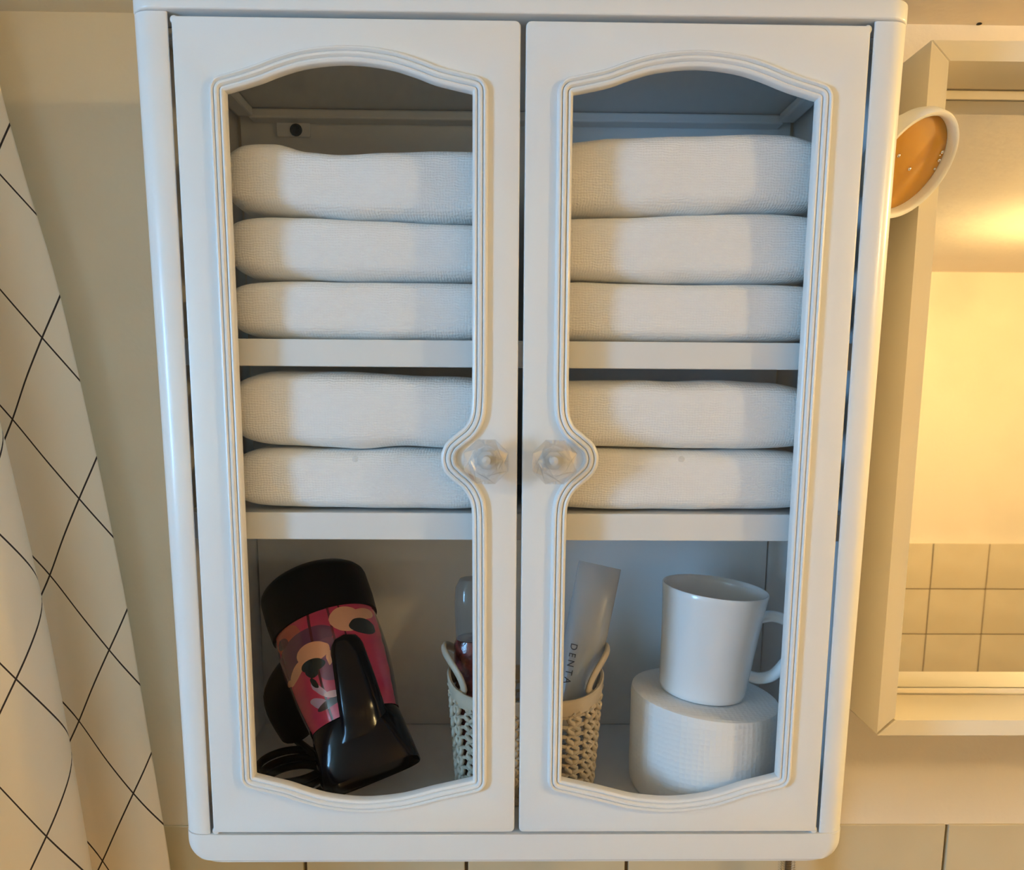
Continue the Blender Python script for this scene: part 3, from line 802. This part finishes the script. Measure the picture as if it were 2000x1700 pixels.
# ---------------------------------------------------------------- round amber-faced lamp head between cabinet and mirror
lc = Vector((0.2575, -0.146, 0.1465+Z0)); ln = Vector((0.397, -0.733, -0.555)).normalized()
spot = thing('spot_lamp', lc, 'round white-rimmed lamp head with amber face half hidden behind the cabinet', 'lamp')
Ms = frame_from(lc, ln, Vector((0, 0, 1)))
RL = 0.0355
link('rim', lathe([(RL-0.0046, -0.007), (RL-0.0042, 0.0015), (RL-0.003, 0.0032), (RL-0.001, 0.0034), (RL, 0.002), (RL, -0.004), (RL-0.002, -0.009)], Ms, 64, False, False), M_ring, spot, True, angle=50)
link('housing', lathe([(RL-0.0012, -0.003), (RL-0.003, -0.010), (RL-0.009, -0.018), (0.016, -0.022), (0.0, -0.023)], Ms, 48, False, False), M_ring, spot, True, angle=50)
face = link('amber_face', lathe([(0.0, -0.0028), (RL-0.0050, -0.0028), (RL-0.0042, -0.0034), (RL-0.0042, -0.006)], Ms, 64, False, False), M_amber, spot, True, angle=50)
# small bright studs, found on the face by where they sit in it
def onface(px, py):
    d = (RIGHT*((px-1000)/FPX)+DOWN*((py-PPY)/FPX)+FWD); o = Vector((CX, -CD, Z0))
    t = (lc-ln*0.0028-o).dot(ln)/d.dot(ln); return o+d*t
for px, py, r in ((1755, 304, 0.0013), (1776, 330, 0.0013), (1840, 297, 0.0013), (1834, 313, 0.0013), (1825, 330, 0.0010), (1836, 303, 0.0006)):
    q = onface(px, py)
    if (q-(lc-ln*0.0028)).length < RL-0.0052:
        link('stud', lathe([(r*math.cos(PI/2*k/5), 0.8*r*math.sin(PI/2*k/5)) for k in range(5)]+[(0.0, 0.8*r)], frame_from(q, ln, Vector((0, 0, 1))), 12, True, False), M_chrome, face, True)
st = lc-ln*0.021
link('stem', tube([st, st+Vector((0.0, 0.03, 0.004)), Vector((st.x, -0.0005, st.z+0.006))], 0.0105, sides=16), M_ring, spot, True, angle=50)

# ---------------------------------------------------------------- chrome hose under the cabinet
pp = at(1537, 1692, -0.045)
hose = thing('chrome_hose', V(pp.x, -0.045, ZF), 'chrome ribbed hose rising under the cabinet right end', 'hose')
prof = [(0.0072, -0.0005)]; z = 0.0
H = (-0.332)-ZF
n = 130
for k in range(n):
    z0 = H-0.30+0.30*k/n
    prof += [(0.0064, z0), (0.0074, z0+0.0006), (0.0074, z0+0.0016), (0.0064, z0+0.0022)]
link('hose', lathe([(0.0074, 0.0), (0.0074, H-0.302)]+prof[1:], Matrix.Translation((pp.x, -0.045, 0.0)), 20), M_chrome, hose, True, angle=50)

# ---------------------------------------------------------------- shower curtain
EDGE = [(0.30, -0.4170), (0.22, -0.4020), (0.182, -0.3955), (0.085, -0.3714), (-0.05, -0.3504), (-0.179, -0.3334), (-0.433, -0.3087), (-1.0, -0.285), (-1.72, -0.28)]
def edge_x(z):
    p = EDGE
    for (za, xa), (zb, xb) in zip(p, p[1:]):
        if z >= zb:
            return xa+(xb-xa)*(za-z)/(za-zb)
    return p[-1][1]
# cross-section from the free edge leftwards: (distance left, distance in front of the wall)
SEC = catmull([(0.0, 0.026), (0.012, 0.033), (0.035, 0.036), (0.060, 0.034), (0.078, 0.040), (0.074, 0.055), (0.053, 0.066), (0.040, 0.078), (0.042, 0.092), (0.058, 0.106), (0.092, 0.112), (0.122, 0.116), (0.146, 0.128), (0.132, 0.148), (0.158, 0.172), (0.162, 0.198), (0.138, 0.220), (0.132, 0.248), (0.156, 0.270), (0.162, 0.296), (0.146, 0.322)], 6)
arc = [0.0]
for a, b in zip(SEC, SEC[1:]): arc.append(arc[-1]+(b-a).length)
zs = [0.288-0.02*k for k in range(40)]+[-0.52-0.06*k for k in range(20)]
verts, faces, uv = [], [], []
zs = [z for z in zs if z > -1.68]
ex_s = []
for z in zs:
    zq = sum(edge_x(z+dz) for dz in (-0.03, 0, 0.03))/3
    for s_, p in zip(arc, SEC):
        wv = 0.004*math.sin(z*9+p.x*20)*min(1, p.x/0.06)
        verts.append(V(zq-p.x, -p.y-wv, z)); uv.append((s_, z))
ncol = len(SEC)
for j in range(len(zs)-1):
    for k in range(ncol-1): faces.append((j*ncol+k, j*ncol+k+1, (j+1)*ncol+k+1, (j+1)*ncol+k))
me = bpy.data.meshes.new('m'); me.from_pydata([tuple(v) for v in verts], [], faces)
ul = me.uv_layers.new(name='UVMap')
for lp in me.loops: ul.data[lp.index].uv = uv[lp.vertex_index]
mc_ = mat('printed_curtain_cloth', (0.93, 0.835, 0.675), 0.75)
tc = N(mc_, 'ShaderNodeTexCoord'); sp = N(mc_, 'ShaderNodeSeparateXYZ'); L(mc_, tc.outputs['UV'], sp.inputs[0])
# diamonds: repeat every PH in height and PW along the cloth
S0, ZN, PH, PW = CURT = (0.0200, 0.0363, 0.1310, 0.077)
a_ = math_node(mc_, 'MULTIPLY', math_node(mc_, 'SUBTRACT', sp.outputs[1], ZN), 1/PH)
b_ = math_node(mc_, 'MULTIPLY', math_node(mc_, 'SUBTRACT', sp.outputs[0], S0), 1/PW)
def line(op):
    f = math_node(mc_, op, a_, b_)
    f = math_node(mc_, 'SUBTRACT', f, math_node(mc_, 'ROUND', f))
    return math_node(mc_, 'LESS_THAN', math_node(mc_, 'ABSOLUTE', f), 0.0095)
lnm = math_node(mc_, 'MAXIMUM', line('ADD'), line('SUBTRACT'))
L(mc_, mixcol(mc_, lnm, (0.93, 0.835, 0.675), (0.035, 0.02, 0.015)), BS(mc_).inputs['Base Color'])
cur = link('shower_curtain', me, mc_, None, True, loc=V(-0.45, -0.05, -1.66))
sm = cur.modifiers.new('t', 'SOLIDIFY'); sm.thickness = 0.0008
tag(cur, 'white shower curtain printed with thin black diamond lines', 'curtain')
